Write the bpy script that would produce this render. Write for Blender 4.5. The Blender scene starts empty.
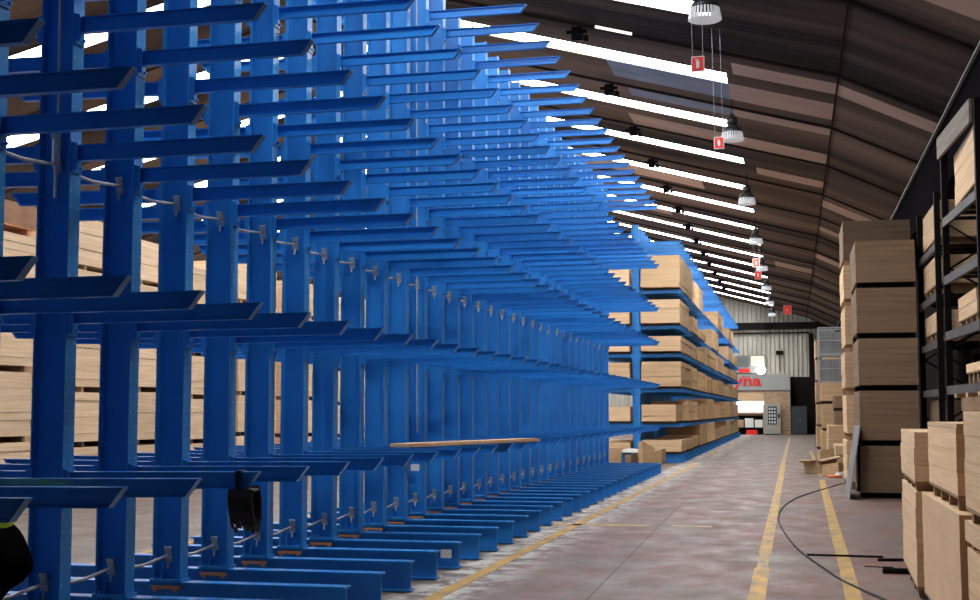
import bpy, math, random
from mathutils import Vector, Matrix
random.seed(7)
S = bpy.context.scene
C = S.collection
H = 1.7

# ---------------------------------------------------------------- camera, world, exposure
cd = bpy.data.cameras.new('camera'); cam = bpy.data.objects.new('camera', cd); C.objects.link(cam)
cam.location = (0, 0, H)
cam.rotation_euler = (math.radians(90 + 4.673), 0, math.radians(12.58))
cd.sensor_width = 36; cd.lens = 36 * 1358 / 980; cd.clip_end = 400; cd.clip_start = 0.05
S.camera = cam
W = bpy.data.worlds.new('world'); S.world = W; W.use_nodes = True
W.node_tree.nodes['Background'].inputs[0].default_value = (0.75, 0.85, 1.0, 1)
W.node_tree.nodes['Background'].inputs[1].default_value = 1.0
S.view_settings.view_transform = 'Standard'; S.view_settings.look = 'None'
S.view_settings.gamma = 1.0; S.view_settings.exposure = 0.0; S.view_settings.use_curve_mapping = False
SKYLIGHT = 14.5
LAMP = 190.0

# ---------------------------------------------------------------- helpers
class MB:
    def __init__(s): s.v = []; s.f = []; s.m = []
    def box(s, x0, x1, y0, y1, z0, z1, m=0):
        b = len(s.v)
        s.v += [(x0,y0,z0),(x1,y0,z0),(x1,y1,z0),(x0,y1,z0),(x0,y0,z1),(x1,y0,z1),(x1,y1,z1),(x0,y1,z1)]
        for q in ((0,3,2,1),(4,5,6,7),(0,1,5,4),(1,2,6,5),(2,3,7,6),(3,0,4,7)):
            s.f.append([b+i for i in q]); s.m.append(m)
        return s
    def hexa(s, pts, m=0):
        b = len(s.v); s.v += [tuple(p) for p in pts]
        for q in ((0,3,2,1),(4,5,6,7),(0,1,5,4),(1,2,6,5),(2,3,7,6),(3,0,4,7)):
            s.f.append([b+i for i in q]); s.m.append(m)
        return s
    def prism(s, poly, a0, a1, axis, m=0):
        """poly 2-D in the two other axes (order x,y,z minus axis)"""
        b = len(s.v); n = len(poly)
        for a in (a0, a1):
            for p in poly:
                q = list(p); q.insert(axis, a); s.v.append(tuple(q))
        s.f.append([b+i for i in range(n)][::-1]); s.m.append(m)
        s.f.append([b+n+i for i in range(n)]); s.m.append(m)
        for i in range(n):
            j = (i+1) % n; s.f.append([b+i, b+j, b+n+j, b+n+i]); s.m.append(m)
        return s
    def tube(s, pts, r, n=8, m=0):
        pts = [Vector(p) for p in pts]; b = len(s.v)
        for i, p in enumerate(pts):
            d = (pts[min(i+1, len(pts)-1)] - pts[max(i-1, 0)]).normalized()
            u = d.orthogonal().normalized() if i == 0 else (u - d*(u@d)).normalized()
            w = d.cross(u)
            for k in range(n):
                a = 2*math.pi*k/n; s.v.append(tuple(p + (u*math.cos(a)+w*math.sin(a))*r))
        for i in range(len(pts)-1):
            for k in range(n):
                k2 = (k+1) % n
                s.f.append([b+i*n+k, b+i*n+k2, b+(i+1)*n+k2, b+(i+1)*n+k]); s.m.append(m)
        s.f.append([b+k for k in range(n)][::-1]); s.m.append(m)
        e = b+(len(pts)-1)*n; s.f.append([e+k for k in range(n)]); s.m.append(m)
        return s
    def lathe(s, prof, c=(0,0,0), n=24, m=0):
        b = len(s.v)
        for r, z in prof:
            for k in range(n):
                a = 2*math.pi*k/n; s.v.append((c[0]+r*math.cos(a), c[1]+r*math.sin(a), c[2]+z))
        for i in range(len(prof)-1):
            for k in range(n):
                k2 = (k+1) % n
                s.f.append([b+i*n+k, b+i*n+k2, b+(i+1)*n+k2, b+(i+1)*n+k]); s.m.append(m)
        return s
    def mesh(s, name, mats, smooth=False):
        me = bpy.data.meshes.new(name); me.from_pydata(s.v, [], s.f)
        for mt in (mats if isinstance(mats, (list, tuple)) else [mats]): me.materials.append(mt)
        me.polygons.foreach_set('material_index', s.m)
        if smooth: me.polygons.foreach_set('use_smooth', [True]*len(s.f))
        me.update(); return me
    def build(s, name, mats, parent=None, loc=(0,0,0), smooth=False, bevel=0):
        o = bpy.data.objects.new(name, s.mesh(name, mats, smooth)); C.objects.link(o)
        o.location = loc; o.parent = parent
        if bevel:
            b = o.modifiers.new('bevel', 'BEVEL'); b.width = bevel; b.segments = 2; b.limit_method = 'ANGLE'
        return o

def tag(o, label=None, cat=None, group=None, kind=None):
    if label: o['label'] = label
    if cat: o['category'] = cat
    if group: o['group'] = group
    if kind: o['kind'] = kind
    return o
def empty(name, loc, label, cat, group=None, rz=0):
    o = bpy.data.objects.new(name, None); C.objects.link(o); o.location = loc; o.rotation_euler.z = rz
    return tag(o, label, cat, group)
def inst(name, me, parent, loc, rz=0, scale=None):
    o = bpy.data.objects.new(name, me); C.objects.link(o); o.parent = parent; o.location = loc
    o.rotation_euler.z = rz
    if scale: o.scale = scale
    return o
def struct(o): o['kind'] = 'structure'; return o

def mat(name, col, rough=0.6, metal=0.0, noise=None, bump=None, spec=0.5, emit=None):
    """noise=(scale xyz, colour2, amount, detail), bump=(scale xyz, strength, distance)"""
    m = bpy.data.materials.new(name); m.use_nodes = True; nt = m.node_tree; N = nt.nodes; L = nt.links
    p = N['Principled BSDF']; p.inputs['Base Color'].default_value = (*col, 1)
    p.inputs['Roughness'].default_value = rough; p.inputs['Metallic'].default_value = metal
    p.inputs['Specular IOR Level'].default_value = spec
    tc = N.new('ShaderNodeTexCoord')
    if noise:
        mp = N.new('ShaderNodeMapping'); L.new(tc.outputs['Object'], mp.inputs[0]); mp.inputs['Scale'].default_value = noise[0]
        n = N.new('ShaderNodeTexNoise'); n.inputs['Scale'].default_value = 1; n.inputs['Detail'].default_value = noise[3] if len(noise) > 3 else 4
        L.new(mp.outputs[0], n.inputs['Vector'])
        r = N.new('ShaderNodeMapRange'); L.new(n.outputs['Fac'], r.inputs[0])
        r.inputs[1].default_value = 0.35; r.inputs[2].default_value = 0.65; r.inputs[4].default_value = noise[2]
        mx = N.new('ShaderNodeMix'); mx.data_type = 'RGBA'; L.new(r.outputs[0], mx.inputs['Factor'])
        mx.inputs[6].default_value = (*col, 1); mx.inputs[7].default_value = (*noise[1], 1)
        L.new(mx.outputs[2], p.inputs['Base Color'])
    if bump:
        mp2 = N.new('ShaderNodeMapping'); L.new(tc.outputs['Object'], mp2.inputs[0]); mp2.inputs['Scale'].default_value = bump[0]
        n2 = N.new('ShaderNodeTexNoise'); n2.inputs['Scale'].default_value = 1; L.new(mp2.outputs[0], n2.inputs['Vector'])
        b = N.new('ShaderNodeBump'); b.inputs['Strength'].default_value = bump[1]; b.inputs['Distance'].default_value = bump[2]
        L.new(n2.outputs['Fac'], b.inputs['Height']); L.new(b.outputs[0], p.inputs['Normal'])
    if emit:
        p.inputs['Emission Color'].default_value = (*emit[0], 1); p.inputs['Emission Strength'].default_value = emit[1]
    return m

M = {}
M['blue'] = mat('blue_paint', (0.026, 0.27, 0.70), 0.38, noise=((3,3,1.5), (0.018,0.19,0.55), 0.8), spec=0.6)
M['blue_arm'] = mat('blue_arm_paint', (0.024, 0.255, 0.70), 0.34, noise=((2,5,5), (0.018,0.20,0.58), 0.7), spec=0.6)
M['hole'] = mat('hole_rim', (0.35, 0.5, 0.65), 0.5)
M['galv'] = mat('galvanised_steel', (0.55, 0.58, 0.60), 0.4, 0.25, noise=((40,40,40), (0.32,0.34,0.35), 0.6))
M['primer'] = mat('orange_primer', (0.50, 0.22, 0.10), 0.7)
M['black'] = mat('black_steel', (0.010, 0.009, 0.010), 0.9, spec=0.0)
M['rackdark'] = mat('dark_rack_paint', (0.009, 0.008, 0.009), 0.6, noise=((3,3,3), (0.014,0.010,0.009), 0.5), spec=0.03)
M['rackbeam'] = mat('grey_rack_beam', (0.085, 0.078, 0.070), 0.6, noise=((4,2,8), (0.045,0.04,0.036), 0.8))
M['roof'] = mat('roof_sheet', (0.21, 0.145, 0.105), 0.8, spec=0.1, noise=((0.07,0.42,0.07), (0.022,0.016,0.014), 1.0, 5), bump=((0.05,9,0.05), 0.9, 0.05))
M['roof_b'] = mat('translucent_roof_sheet', (0.55, 0.38, 0.28), 0.7, noise=((0.6,2,0.6), (0.42,0.29,0.22), 0.7), bump=((0.05,9,0.05), 0.6, 0.04))
M['roof_g'] = mat('grey_roof_sheet', (0.24, 0.30, 0.37), 0.6, noise=((0.8,2,0.8), (0.13,0.17,0.22), 0.8), bump=((0.05,9,0.05), 0.6, 0.04))
M['glaze'] = mat('skylight_glazing', (0.9,0.9,0.9), 0.5, emit=((0.93,0.95,1.0), SKYLIGHT))
M['glaze_fill'] = mat('side_fill_glazing', (0.9,0.9,0.9), 0.5, emit=((0.95,0.96,1.0), 3.5))  # glow added as fill light from the left wall
M['clad'] = mat('wall_cladding', (0.56, 0.53, 0.45), 0.6, noise=((0.8,1,0.25), (0.34,0.31,0.25), 0.9))
M['wall'] = mat('dark_wall', (0.02, 0.017, 0.015), 0.9, spec=0.0, noise=((0.4,0.4,0.4), (0.02,0.017,0.016), 1.0))
M['whitewash'] = mat('white_wall', (0.5,0.48,0.44), 0.8, noise=((0.3,0.3,0.3), (0.35,0.33,0.3), 1.0))
M['white'] = mat('white_paint', (0.78, 0.76, 0.70), 0.6)
M['red'] = mat('red_paint', (0.75, 0.02, 0.015), 0.45)
M['orange'] = mat('orange_plastic', (0.85, 0.22, 0.06), 0.5)
M['pallet'] = mat('pallet_wood', (0.42, 0.27, 0.15), 0.8, noise=((4,1,10), (0.28,0.16,0.08), 0.8))
M['bearer'] = mat('dark_bearer', (0.08, 0.05, 0.03), 0.85)
M['card'] = mat('cardboard', (0.50, 0.33, 0.18), 0.8, noise=((3,3,3), (0.4,0.25,0.13), 0.7))
M['crate'] = mat('brown_crate', (0.30,0.15,0.075), 0.8, noise=((3,3,9), (0.22,0.10,0.05), 0.8))
M['rubber'] = mat('black_rubber', (0.008,0.008,0.009), 0.5)
M['grey'] = mat('grey_metal', (0.30,0.31,0.31), 0.45, 0.2, noise=((3,3,3), (0.2,0.21,0.2), 0.8))
M['fascia'] = mat('grey_fascia', (0.34,0.35,0.34), 0.5)
M['glow'] = mat('lit_opening', (0.9,0.9,0.9), 0.5, emit=((1.0,0.97,0.93), 2.2))
M['tube'] = mat('cardboard_tube', (0.62,0.55,0.42), 0.7)
M['lamp'] = mat('lamp_shade_metal', (0.05,0.05,0.05), 0.35, 0.5)
M['diff'] = mat('lamp_diffuser', (0.45,0.46,0.46), 0.25, emit=((0.97,0.97,1.0), 0.28))

def board_mat(name, a, b, lines=22.0, edge=0.75):
    """edge-on laminated sheet stack: lines across z, fine speckle"""
    m = bpy.data.materials.new(name); m.use_nodes = True; nt = m.node_tree; N = nt.nodes; L = nt.links
    p = N['Principled BSDF']; p.inputs['Roughness'].default_value = 0.8; p.inputs['Specular IOR Level'].default_value = 0.2
    tc = N.new('ShaderNodeTexCoord')
    mp = N.new('ShaderNodeMapping'); L.new(tc.outputs['Object'], mp.inputs[0]); mp.inputs['Scale'].default_value = (0.7, 0.7, lines)
    n = N.new('ShaderNodeTexNoise'); n.inputs['Scale'].default_value = 1; n.inputs['Detail'].default_value = 3
    L.new(mp.outputs[0], n.inputs['Vector'])
    n2 = N.new('ShaderNodeTexNoise'); n2.inputs['Scale'].default_value = 60; n2.inputs['Detail'].default_value = 2
    L.new(tc.outputs['Object'], n2.inputs['Vector'])
    ad = N.new('ShaderNodeMath'); ad.operation = 'MULTIPLY_ADD'; ad.inputs[1].default_value = 0.3; L.new(n2.outputs['Fac'], ad.inputs[0]); L.new(n.outputs['Fac'], ad.inputs[2])
    r = N.new('ShaderNodeMapRange'); L.new(ad.outputs[0], r.inputs[0]); r.inputs[1].default_value = 0.45; r.inputs[2].default_value = 0.85
    mx = N.new('ShaderNodeMix'); mx.data_type = 'RGBA'; L.new(r.outputs[0], mx.inputs['Factor'])
    mx.inputs[6].default_value = (*a, 1); mx.inputs[7].default_value = (*b, 1)
    oi = N.new('ShaderNodeObjectInfo'); hs = N.new('ShaderNodeHueSaturation')
    r2 = N.new('ShaderNodeMapRange'); L.new(oi.outputs['Random'], r2.inputs[0]); r2.inputs[3].default_value = 0.85; r2.inputs[4].default_value = 1.12
    L.new(r2.outputs[0], hs.inputs['Value']); L.new(mx.outputs[2], hs.inputs['Color'])
    L.new(hs.outputs[0], p.inputs['Base Color'])
    return m
M['panel'] = mat('smooth_panel', (0.72,0.50,0.30), 0.7, noise=((1.5,1.5,4), (0.64,0.43,0.25), 0.7))
M['frame'] = mat('roof_frame', (0.04,0.032,0.028), 0.9, spec=0.0)
M['board'] = board_mat('chipboard_edges', (0.56,0.37,0.20), (0.74,0.53,0.32))
M['board_pale'] = board_mat('pale_board_edges', (0.66,0.45,0.26), (0.82,0.60,0.38), 30)
M['board_dark'] = board_mat('dark_chipboard_edges', (0.20,0.13,0.078), (0.27,0.182,0.115), 16)
M['board_grey'] = board_mat('grey_board_edges', (0.17,0.15,0.13), (0.28,0.25,0.21), 26)

# floor
def floor_mat():
    m = bpy.data.materials.new('worn_painted_concrete'); m.use_nodes = True; nt = m.node_tree; N = nt.nodes; L = nt.links
    p = N['Principled BSDF']; p.inputs['Specular IOR Level'].default_value = 0.35
    g = N.new('ShaderNodeNewGeometry')
    def noise(sc, det=5, rough=0.6):
        mp = N.new('ShaderNodeMapping'); L.new(g.outputs['Position'], mp.inputs[0]); mp.inputs['Scale'].default_value = sc
        n = N.new('ShaderNodeTexNoise'); n.inputs['Scale'].default_value = 1; n.inputs['Detail'].default_value = det; n.inputs['Roughness'].default_value = rough
        L.new(mp.outputs[0], n.inputs['Vector']); return n.outputs['Fac']
    def rng(s, a, b):
        r = N.new('ShaderNodeMapRange'); L.new(s, r.inputs[0]); r.inputs[1].default_value = a; r.inputs[2].default_value = b; return r.outputs[0]
    def mix(f, a, b):
        x = N.new('ShaderNodeMix'); x.data_type = 'RGBA'; L.new(f, x.inputs['Factor'])
        for i, c in ((6, a), (7, b)):
            if isinstance(c, tuple): x.inputs[i].default_value = (*c, 1)
            else: L.new(c, x.inputs[i])
        return x.outputs[2]
    def mul(a, b):
        x = N.new('ShaderNodeMath'); x.operation = 'MULTIPLY'; L.new(a, x.inputs[0]); L.new(b, x.inputs[1]); return x.outputs[0]
    base = mix(rng(noise((1.2,0.8,1)), 0.35, 0.65), (0.130,0.100,0.083), (0.19,0.150,0.124))
    # red paint remains within the aisle (x -3..1.5)
    sx = N.new('ShaderNodeSeparateXYZ'); L.new(g.outputs['Position'], sx.inputs[0])
    inx = mul(rng(sx.outputs[0], -3.15, -2.9), rng(sx.outputs[0], 3.5, 2.8))
    near = rng(sx.outputs[1], 70, 26)
    red = mul(mul(rng(noise((0.9,0.35,1), 8, 0.7), 0.40, 0.60), inx), near)
    c = mix(red, base, (0.19,0.088,0.075))
    c = mix(rng(noise((3.5,3.5,1), 8, 0.75), 0.52, 0.72), c, (0.18,0.15,0.13))
    c = mix(rng(noise((14,2,1), 6, 0.7), 0.60, 0.75), c, (0.07,0.056,0.05))
    # pale dust by the rack toes
    band = mul(rng(sx.outputs[0], -3.75, -3.5), rng(sx.outputs[0], -2.6, -3.2))
    c = mix(mul(rng(noise((3,3,1), 6, 0.7), 0.44, 0.56), band), c, (0.55,0.53,0.49))
    L.new(c, p.inputs['Base Color'])
    rr = N.new('ShaderNodeMapRange'); L.new(noise((2,1.2,1)), rr.inputs[0]); rr.inputs[1].default_value = .3; rr.inputs[2].default_value = .7; rr.inputs[3].default_value = 0.42; rr.inputs[4].default_value = 0.75
    L.new(rr.outputs[0], p.inputs['Roughness'])
    return m
M['floor'] = floor_mat()
M['yellow'] = mat('worn_yellow_paint', (0.56,0.32,0.045), 0.6, noise=((5,2.2,1), (0.30,0.20,0.09), 1.0, 8))
M['yellow_worn'] = mat('very_worn_yellow_paint', (0.55,0.34,0.07), 0.6, noise=((5,3,1), (0.25,0.19,0.13), 1.0, 8))
M['brick'] = None
def brick_mat():
    m = bpy.data.materials.new('stone_brick'); m.use_nodes = True; N = m.node_tree.nodes; L = m.node_tree.links
    p = N['Principled BSDF']; p.inputs['Roughness'].default_value = 0.85
    tc = N.new('ShaderNodeTexCoord'); mp = N.new('ShaderNodeMapping'); L.new(tc.outputs['Object'], mp.inputs[0]); mp.inputs['Rotation'].default_value = (math.pi/2,0,0)
    b = N.new('ShaderNodeTexBrick'); L.new(mp.outputs[0], b.inputs['Vector']); b.inputs['Scale'].default_value = 3
    b.inputs['Color1'].default_value = (0.55,0.36,0.21,1); b.inputs['Color2'].default_value = (0.36,0.23,0.14,1); b.inputs['Mortar'].default_value = (0.33,0.29,0.24,1)
    L.new(b.outputs['Color'], p.inputs['Base Color']); return m
M['brick'] = brick_mat()

# ---------------------------------------------------------------- the hall
XR, XL, Y0, Y1 = 3.75, -30.0, -5.0, 103.0
RIDGE = -13.0
def roof_z(x):
    if x < RIDGE: x = 2*RIDGE - x
    if x > 1.0: return 8.63 - 0.47*(x-1.0)
    return 8.63 + 0.262*(1.0-x)
b = MB(); b.box(XL, XR, Y0, Y1+3, -0.2, 0); struct(b.build('floor', M['floor']))

P = 5.27
sky = [(26.1+P*n-1.0, 26.1+P*n) for n in range(-3, 15)]
SX = [(-12.2, -1.36), (2*RIDGE+1.36, 2*RIDGE+12.2)]
patches = [(-1.2,3.1,29.3,30.3,1), (-4.2,-1.36,31.3,33.0,2), (-1.36,1.0,31.3,33.0,1), (-4.0,-1.36,34.0,34.95,2), (-1.36,1.0,34.1,34.9,1),
           (-4.4,1.0,37.5,39.4,1), (-1.0,1.0,42.0,43.2,1), (1.0,3.0,45.5,47.0,1), (-0.8,1.0,68.3,71.5,1), (1.0,2.4,61.0,62.6,1),
           (1.2,3.2,16.0,21.8,1), (-8.0,-3.0,47.2,49.0,1), (-9,-5,57.5,59.0,1), (1.0,3.1,52.0,53.0,1)]
ys = sorted(set([Y0, Y1] + [v for s in sky for v in s] + [p[2] for p in patches] + [p[3] for p in patches]))
xs = sorted(set([XL, XR, RIDGE, 1.0] + [v for s in SX for v in s] + [p[0] for p in patches] + [p[1] for p in patches]))
rb = MB()
for i in range(len(ys)-1):
    for j in range(len(xs)-1):
        ya, yb, xa, xb = ys[i], ys[i+1], xs[j], xs[j+1]; cx, cy = (xa+xb)/2, (ya+yb)/2
        if any(s[0] < cy < s[1] for s in sky) and any(s[0] < cx < s[1] for s in SX): continue
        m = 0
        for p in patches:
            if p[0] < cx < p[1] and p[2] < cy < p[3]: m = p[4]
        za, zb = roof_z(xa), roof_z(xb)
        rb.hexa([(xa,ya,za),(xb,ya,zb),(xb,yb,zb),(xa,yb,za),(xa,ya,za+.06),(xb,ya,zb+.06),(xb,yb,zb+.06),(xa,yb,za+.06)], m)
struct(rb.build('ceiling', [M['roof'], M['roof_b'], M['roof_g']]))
k = 1
for (a, c) in sky:
    g = MB()
    for (xa, xb) in SX:
        za, zb = roof_z(xa), roof_z(xb)
        g.hexa([(xa,a,za+.02),(xb,a,zb+.02),(xb,c,zb+.02),(xa,c,za+.02),(xa,a,za+.05),(xb,a,zb+.05),(xb,c,zb+.05),(xa,c,za+.05)])
    struct(g.build('window_%d' % k, M['glaze'])); k += 1
# frames of the roof, running across
tn = 1
def beam_x(y, w, d, x0, x1, m, drop=0.0):
    g = MB(); pts = [x for x in (x0, RIDGE, 1.0, x1) if x0 <= x <= x1]
    for xa, xb in zip(pts[:-1], pts[1:]):
        za, zb = roof_z(xa)-drop, roof_z(xb)-drop
        g.hexa([(xa,y,za-d),(xb,y,zb-d),(xb,y+w,zb-d),(xa,y+w,za-d),(xa,y,za-.003),(xb,y,zb-.003),(xb,y+w,zb-.003),(xa,y+w,za-.003)])
    return g
for n in range(-4, 15):
    y = 28.45 + P*n
    struct(beam_x(y, 0.07, 0.06, XL+.1, XR-.1, 0).build('trim_%d' % tn, M['frame'])); tn += 1
# longitudinal joint at the bend of the roof, the eaves girder deepened by an added black sheet hiding the lit roof beyond, and the bright pipe
for (x, w, h, mm, dz) in ((1.0, 0.04, 0.03, 'frame', 0.0), (3.0, 0.12, 1.5, 'black', 0.0), (2.9, 0.05, 0.05, 'grey', 0.30)):
    g = MB(); z = roof_z(x+w)-dz; g.box(x, x+w, Y0+.05, Y1-.05, z-h, z-0.01); struct(g.build('trim_%d' % tn, M[mm])); tn += 1
# walls
def corrugated(x0, x1, y, prof_z, pitch=0.33, dep=0.06):
    g = MB(); x = x0
    while x < x1 - 1e-4:
        for (a, bb, d) in ((0, .55, 0), (.55, .65, 1), (.65, .9, 2), (.9, 1.0, 3)):
            xa = min(x+a*pitch, x1); xb = min(x+bb*pitch, x1)
            da, db = {0: (0,0), 1: (0,dep), 2: (dep,dep), 3: (dep,0)}[d]
            i = len(g.v)
            g.v += [(xa,y-da,0),(xb,y-db,0),(xb,y-db,prof_z(xb)),(xa,y-da,prof_z(xa))]
            g.f.append([i,i+1,i+2,i+3]); g.m.append(0)
        x += pitch
    g.box(x0, x1, y+.01, y+.2, 0, 7.0)
    return g
struct(corrugated(XL, XR, Y1, lambda x: roof_z(x)).build('wall_far', M['clad']))
g = MB(); g.prism([(XL,0),(XR,0),(XR,roof_z(XR)),(1.0,roof_z(1.0)),(RIDGE,roof_z(RIDGE)),(XL,roof_z(XL))], Y0-.2, Y0, 1); struct(g.build('wall_near', M['wall']))
g = MB(); g.box(XR, XR+.2, Y0, Y1, 0, roof_z(XR)+.05); struct(g.build('wall_right', M['wall']))
g = MB(); g.box(XL-.2, XL, Y0, Y1, 0, roof_z(XL)+.05); struct(g.build('wall_left', M['whitewash']))
for q in range(10):
    g = MB(); g.box(XL+.01, XL+.05, 2+10*q, 10+10*q, 5.2, 7.2); struct(g.build('window_%d' % k, M['glaze_fill'])); k += 1  # glowing window bands added to brighten the stack sides facing left
# dark girders across the far wall
for (za, zb, xa, xb, mm) in ((7.75, 8.25, -12, 3.0, 'wall'), (7.42, 7.52, -12, 1.2, 'black'), (0, 7.4, 1.15, 1.45, 'black')):
    g = MB(); g.box(xa, xb, Y1-.35, Y1-.12, za, zb); struct(g.build('trim_%d' % tn, M[mm])); tn += 1
# painted lines on the floor
def line(pts, w, m, z=0.004):
    global tn
    g = MB(); L = []; 
    for i, (x, y) in enumerate(pts):
        a = pts[max(i-1,0)]; c = pts[min(i+1,len(pts)-1)]
        d = Vector((c[0]-a[0], c[1]-a[1])).normalized(); n = Vector((-d.y, d.x))*w/2
        L.append(((x+n.x, y+n.y), (x-n.x, y-n.y)))
    for p, q in zip(L[:-1], L[1:]):
        g.hexa([(*p[1],.0005),(*q[1],.0005),(*q[0],.0005),(*p[0],.0005),(*p[1],z),(*q[1],z),(*q[0],z),(*p[0],z)])
    struct(g.build('trim_%d' % tn, m)); tn += 1
line([(-3.26,2),(-3.24,12),(-3.18,30),(-3.12,44.5)], 0.15, M['yellow'])
line([(-3.1,52),(-3.0,70)], 0.13, M['yellow_worn'])
line([(-0.34,3),(-0.37,15.2)], 0.16, M['yellow']); line([(-0.37,15.2),(-0.37,16.6)], 0.12, M['yellow_worn'])
line([(-0.37,16.6),(-0.36,36),(-0.38,46)], 0.15, M['yellow']); line([(-0.38,46),(-0.36,66),(-0.3,90)], 0.13, M['yellow_worn'])
line([(0.50,3),(0.50,13),(0.52,15.3),(0.535,18.7),(0.58,25.6),(0.64,34.8)], 0.15, M['yellow'])
line([(0.64,37),(0.66,50),(0.66,60)], 0.13, M['yellow_worn'])
line([(-3.7,20.35),(-2.11,20.4)], 0.24, M['yellow']); line([(-1.8,20.45),(-1.21,20.4)], 0.20, M['yellow_worn'])
line([(-7.66,9),(-7.66,30)], 0.14, M['yellow'])
line([(-1.80,3),(-1.86,12.3),(-1.99,20.6),(-2.05,26)], 0.010, M['bearer'], 0.0015)

# ---------------------------------------------------------------- cantilever racks
LV = [1.29, 2.44, 3.60, 4.53, 5.72, 7.35]
XA, XB, XT = -5.22, -4.97, -3.54      # web back, flange front, arm tips
XC = (XA+XB)/2
# column mesh: I section, origin at column centre on the floor
def column_mesh():
    g = MB(); h = (XB-XA)/2; z0, z1 = .315, 7.92
    g.box(-h, -h+.014, -.075, .075, z0, z1); g.box(h-.014, h, -.075, .075, z0, z1); g.box(-h+.014, h-.014, -.006, .006, z0, z1)
    z = .5
    while z < 7.8:
        for sx, xx in ((-1, -h+.0148), (1, h+.0008), (-1, -h-.0008), (1, h-.0148)):
            for yy in (-.05, .05):
                i = len(g.v); r = .009
                for q in range(6):
                    a = q*math.pi/3; g.v.append((xx, yy+r*math.cos(a), z+r*math.sin(a)))
                g.f.append([i+q for q in range(6)]); g.m.append(1)
        z += .12
    return g.mesh('column', [M['blue'], M['hole']])
COL = column_mesh()
def foot_mesh():
    g = MB(); h = (XB-XA)/2
    g.box(-h-.015, h+.015, -.09, .09, .292, .314)
    g.prism([(-.07,.314),(-.006,.314),(-.006,.46)], -.06, -.05, 0); 
    for x in (-.09, .09):
        for y in (-.065, .065): g.lathe([(0,.335),(.015,.335),(.015,.314)], (x,y,0), 6)
    return g.mesh('foot_plate', [M['blue']])
FOOT = foot_mesh()
def strip_mesh():
    g = MB(); h = (XB-XA)/2
    g.box(-h, h, -.094, -.078, .235, .262); 
    for x in (-.09,.09): g.box(x-.014, x+.014, -.094, -.07, .212, .235)
    return g.mesh('packing_strip', [M['primer']])
STRIP = strip_mesh()
def base_mesh():
    g = MB(); L = -XT+XC  # half length
    L = XT - XC
    for z0, z1 in ((.012,.030),(.276,.291)): g.box(-L, L, -.075, .075, z0, z1)
    g.box(-L+.01, L-.012, -.006, .006, .03, .276)
    for s in (-1,1):
        g.tube([(s*(L-.12),-.04,.291),(s*(L-.12),-.04,.296)], .012, 6)
        g.box(s*(L-.25)-.05, s*(L-.25)+.05, -.07, .07, 0.0, .012)
    return g.mesh('base_beam', [M['blue_arm']])
BASE = base_mesh()
def arm_geo(g, ox=0, oy=0, oz=0, s=1):
    """arm: origin at column centre; s=+1 towards the aisle, top of the tip at oz"""
    x0 = (XB-XA)/2+.012; x1 = XT-XC; hgt = .115; w = .032
    r = -.012                                   # root sits a little lower than the tip
    def P(x, y, z): return (ox+s*x, oy+y, oz+z)
    xe = x1-.085
    # top flange, web with a raked end, bottom flange, raked end plate
    def bx(xa, za, xb, zb, y0, y1, t):
        pts = [P(xa,y0,za-t),P(xb,y0,zb-t),P(xb,y1,zb-t),P(xa,y1,za-t),P(xa,y0,za),P(xb,y0,zb),P(xb,y1,zb),P(xa,y1,za)]
        if s < 0: pts = [pts[i] for i in (1,0,3,2,5,4,7,6)]
        g.hexa(pts)
    bx(x0, r, x1, 0, -w, w, .008)
    bx(x0, r-hgt+.008, xe, -hgt+.008, -w, w, .008)
    pts = [P(x0,-.003,r-hgt+.008),P(xe,-.003,-hgt+.008),P(xe,.003,-hgt+.008),P(x0,.003,r-hgt+.008),P(x0,-.003,r-.008),P(x1-.012,-.003,-.008),P(x1-.012,.003,-.008),P(x0,.003,r-.008)]
    if s < 0: pts = [pts[i] for i in (1,0,3,2,5,4,7,6)]
    g.hexa(pts)
    pts = [P(xe-.012,-w,-hgt),P(xe,-w,-hgt),P(xe,w,-hgt),P(xe-.012,w,-hgt),P(x1-.012,-w,-.004),P(x1,-w,-.004),P(x1,w,-.004),P(x1-.012,w,-.004)]
    if s < 0: pts = [pts[i] for i in (1,0,3,2,5,4,7,6)]
    g.hexa(pts)
    # mounting plate hooked on the column flange
    xa, xb = sorted((ox+s*(x0-.0115), ox+s*x0)); g.box(xa, xb, oy-.062, oy+.062, oz+r-.20, oz+r+.02)
    xa, xb = sorted((ox+s*x0, ox+s*(x0+.03))); g.box(xa, xb, oy-.062, oy-.054, oz+r-.18, oz+r+.01)
    for zz in (.0, -.16):
        for yy in (-.048, .048):
            xa, xb = sorted((ox+s*x0, ox+s*(x0+.016))); g.box(xa, xb, oy+yy-.01, oy+yy+.01, oz+r+zz-.01, oz+r+zz+.01)
    return g
ARM = arm_geo(MB()).mesh('arm', [M['blue_arm']])
def bracket_mesh():
    g = MB()
    g.hexa([(-.012,-.03,-.03),(.022,-.03,-.03),(.022,-.007,-.03),(-.012,-.007,-.03),(-.02,-.075,.075),(.04,-.075,.075),(.04,-.055,.08),(-.02,-.055,.08)])
    g.box(-.03, .03, -.03, -.0065, -.05, .03)
    g.tube([(0,-.03,-.04),(0,-.045,-.10)], .011, 6)
    return g.mesh('brace_bracket', [M['galv']])
BRK = bracket_mesh()

def in_view(p):
    d = Vector(p) - cam.location; R = cam.rotation_euler.to_matrix().transposed(); c = R @ d
    if c.z > -.2: return False
    return abs(c.x/-c.z*1358) < 495 and abs(c.y/-c.z*1358) < 305

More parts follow.
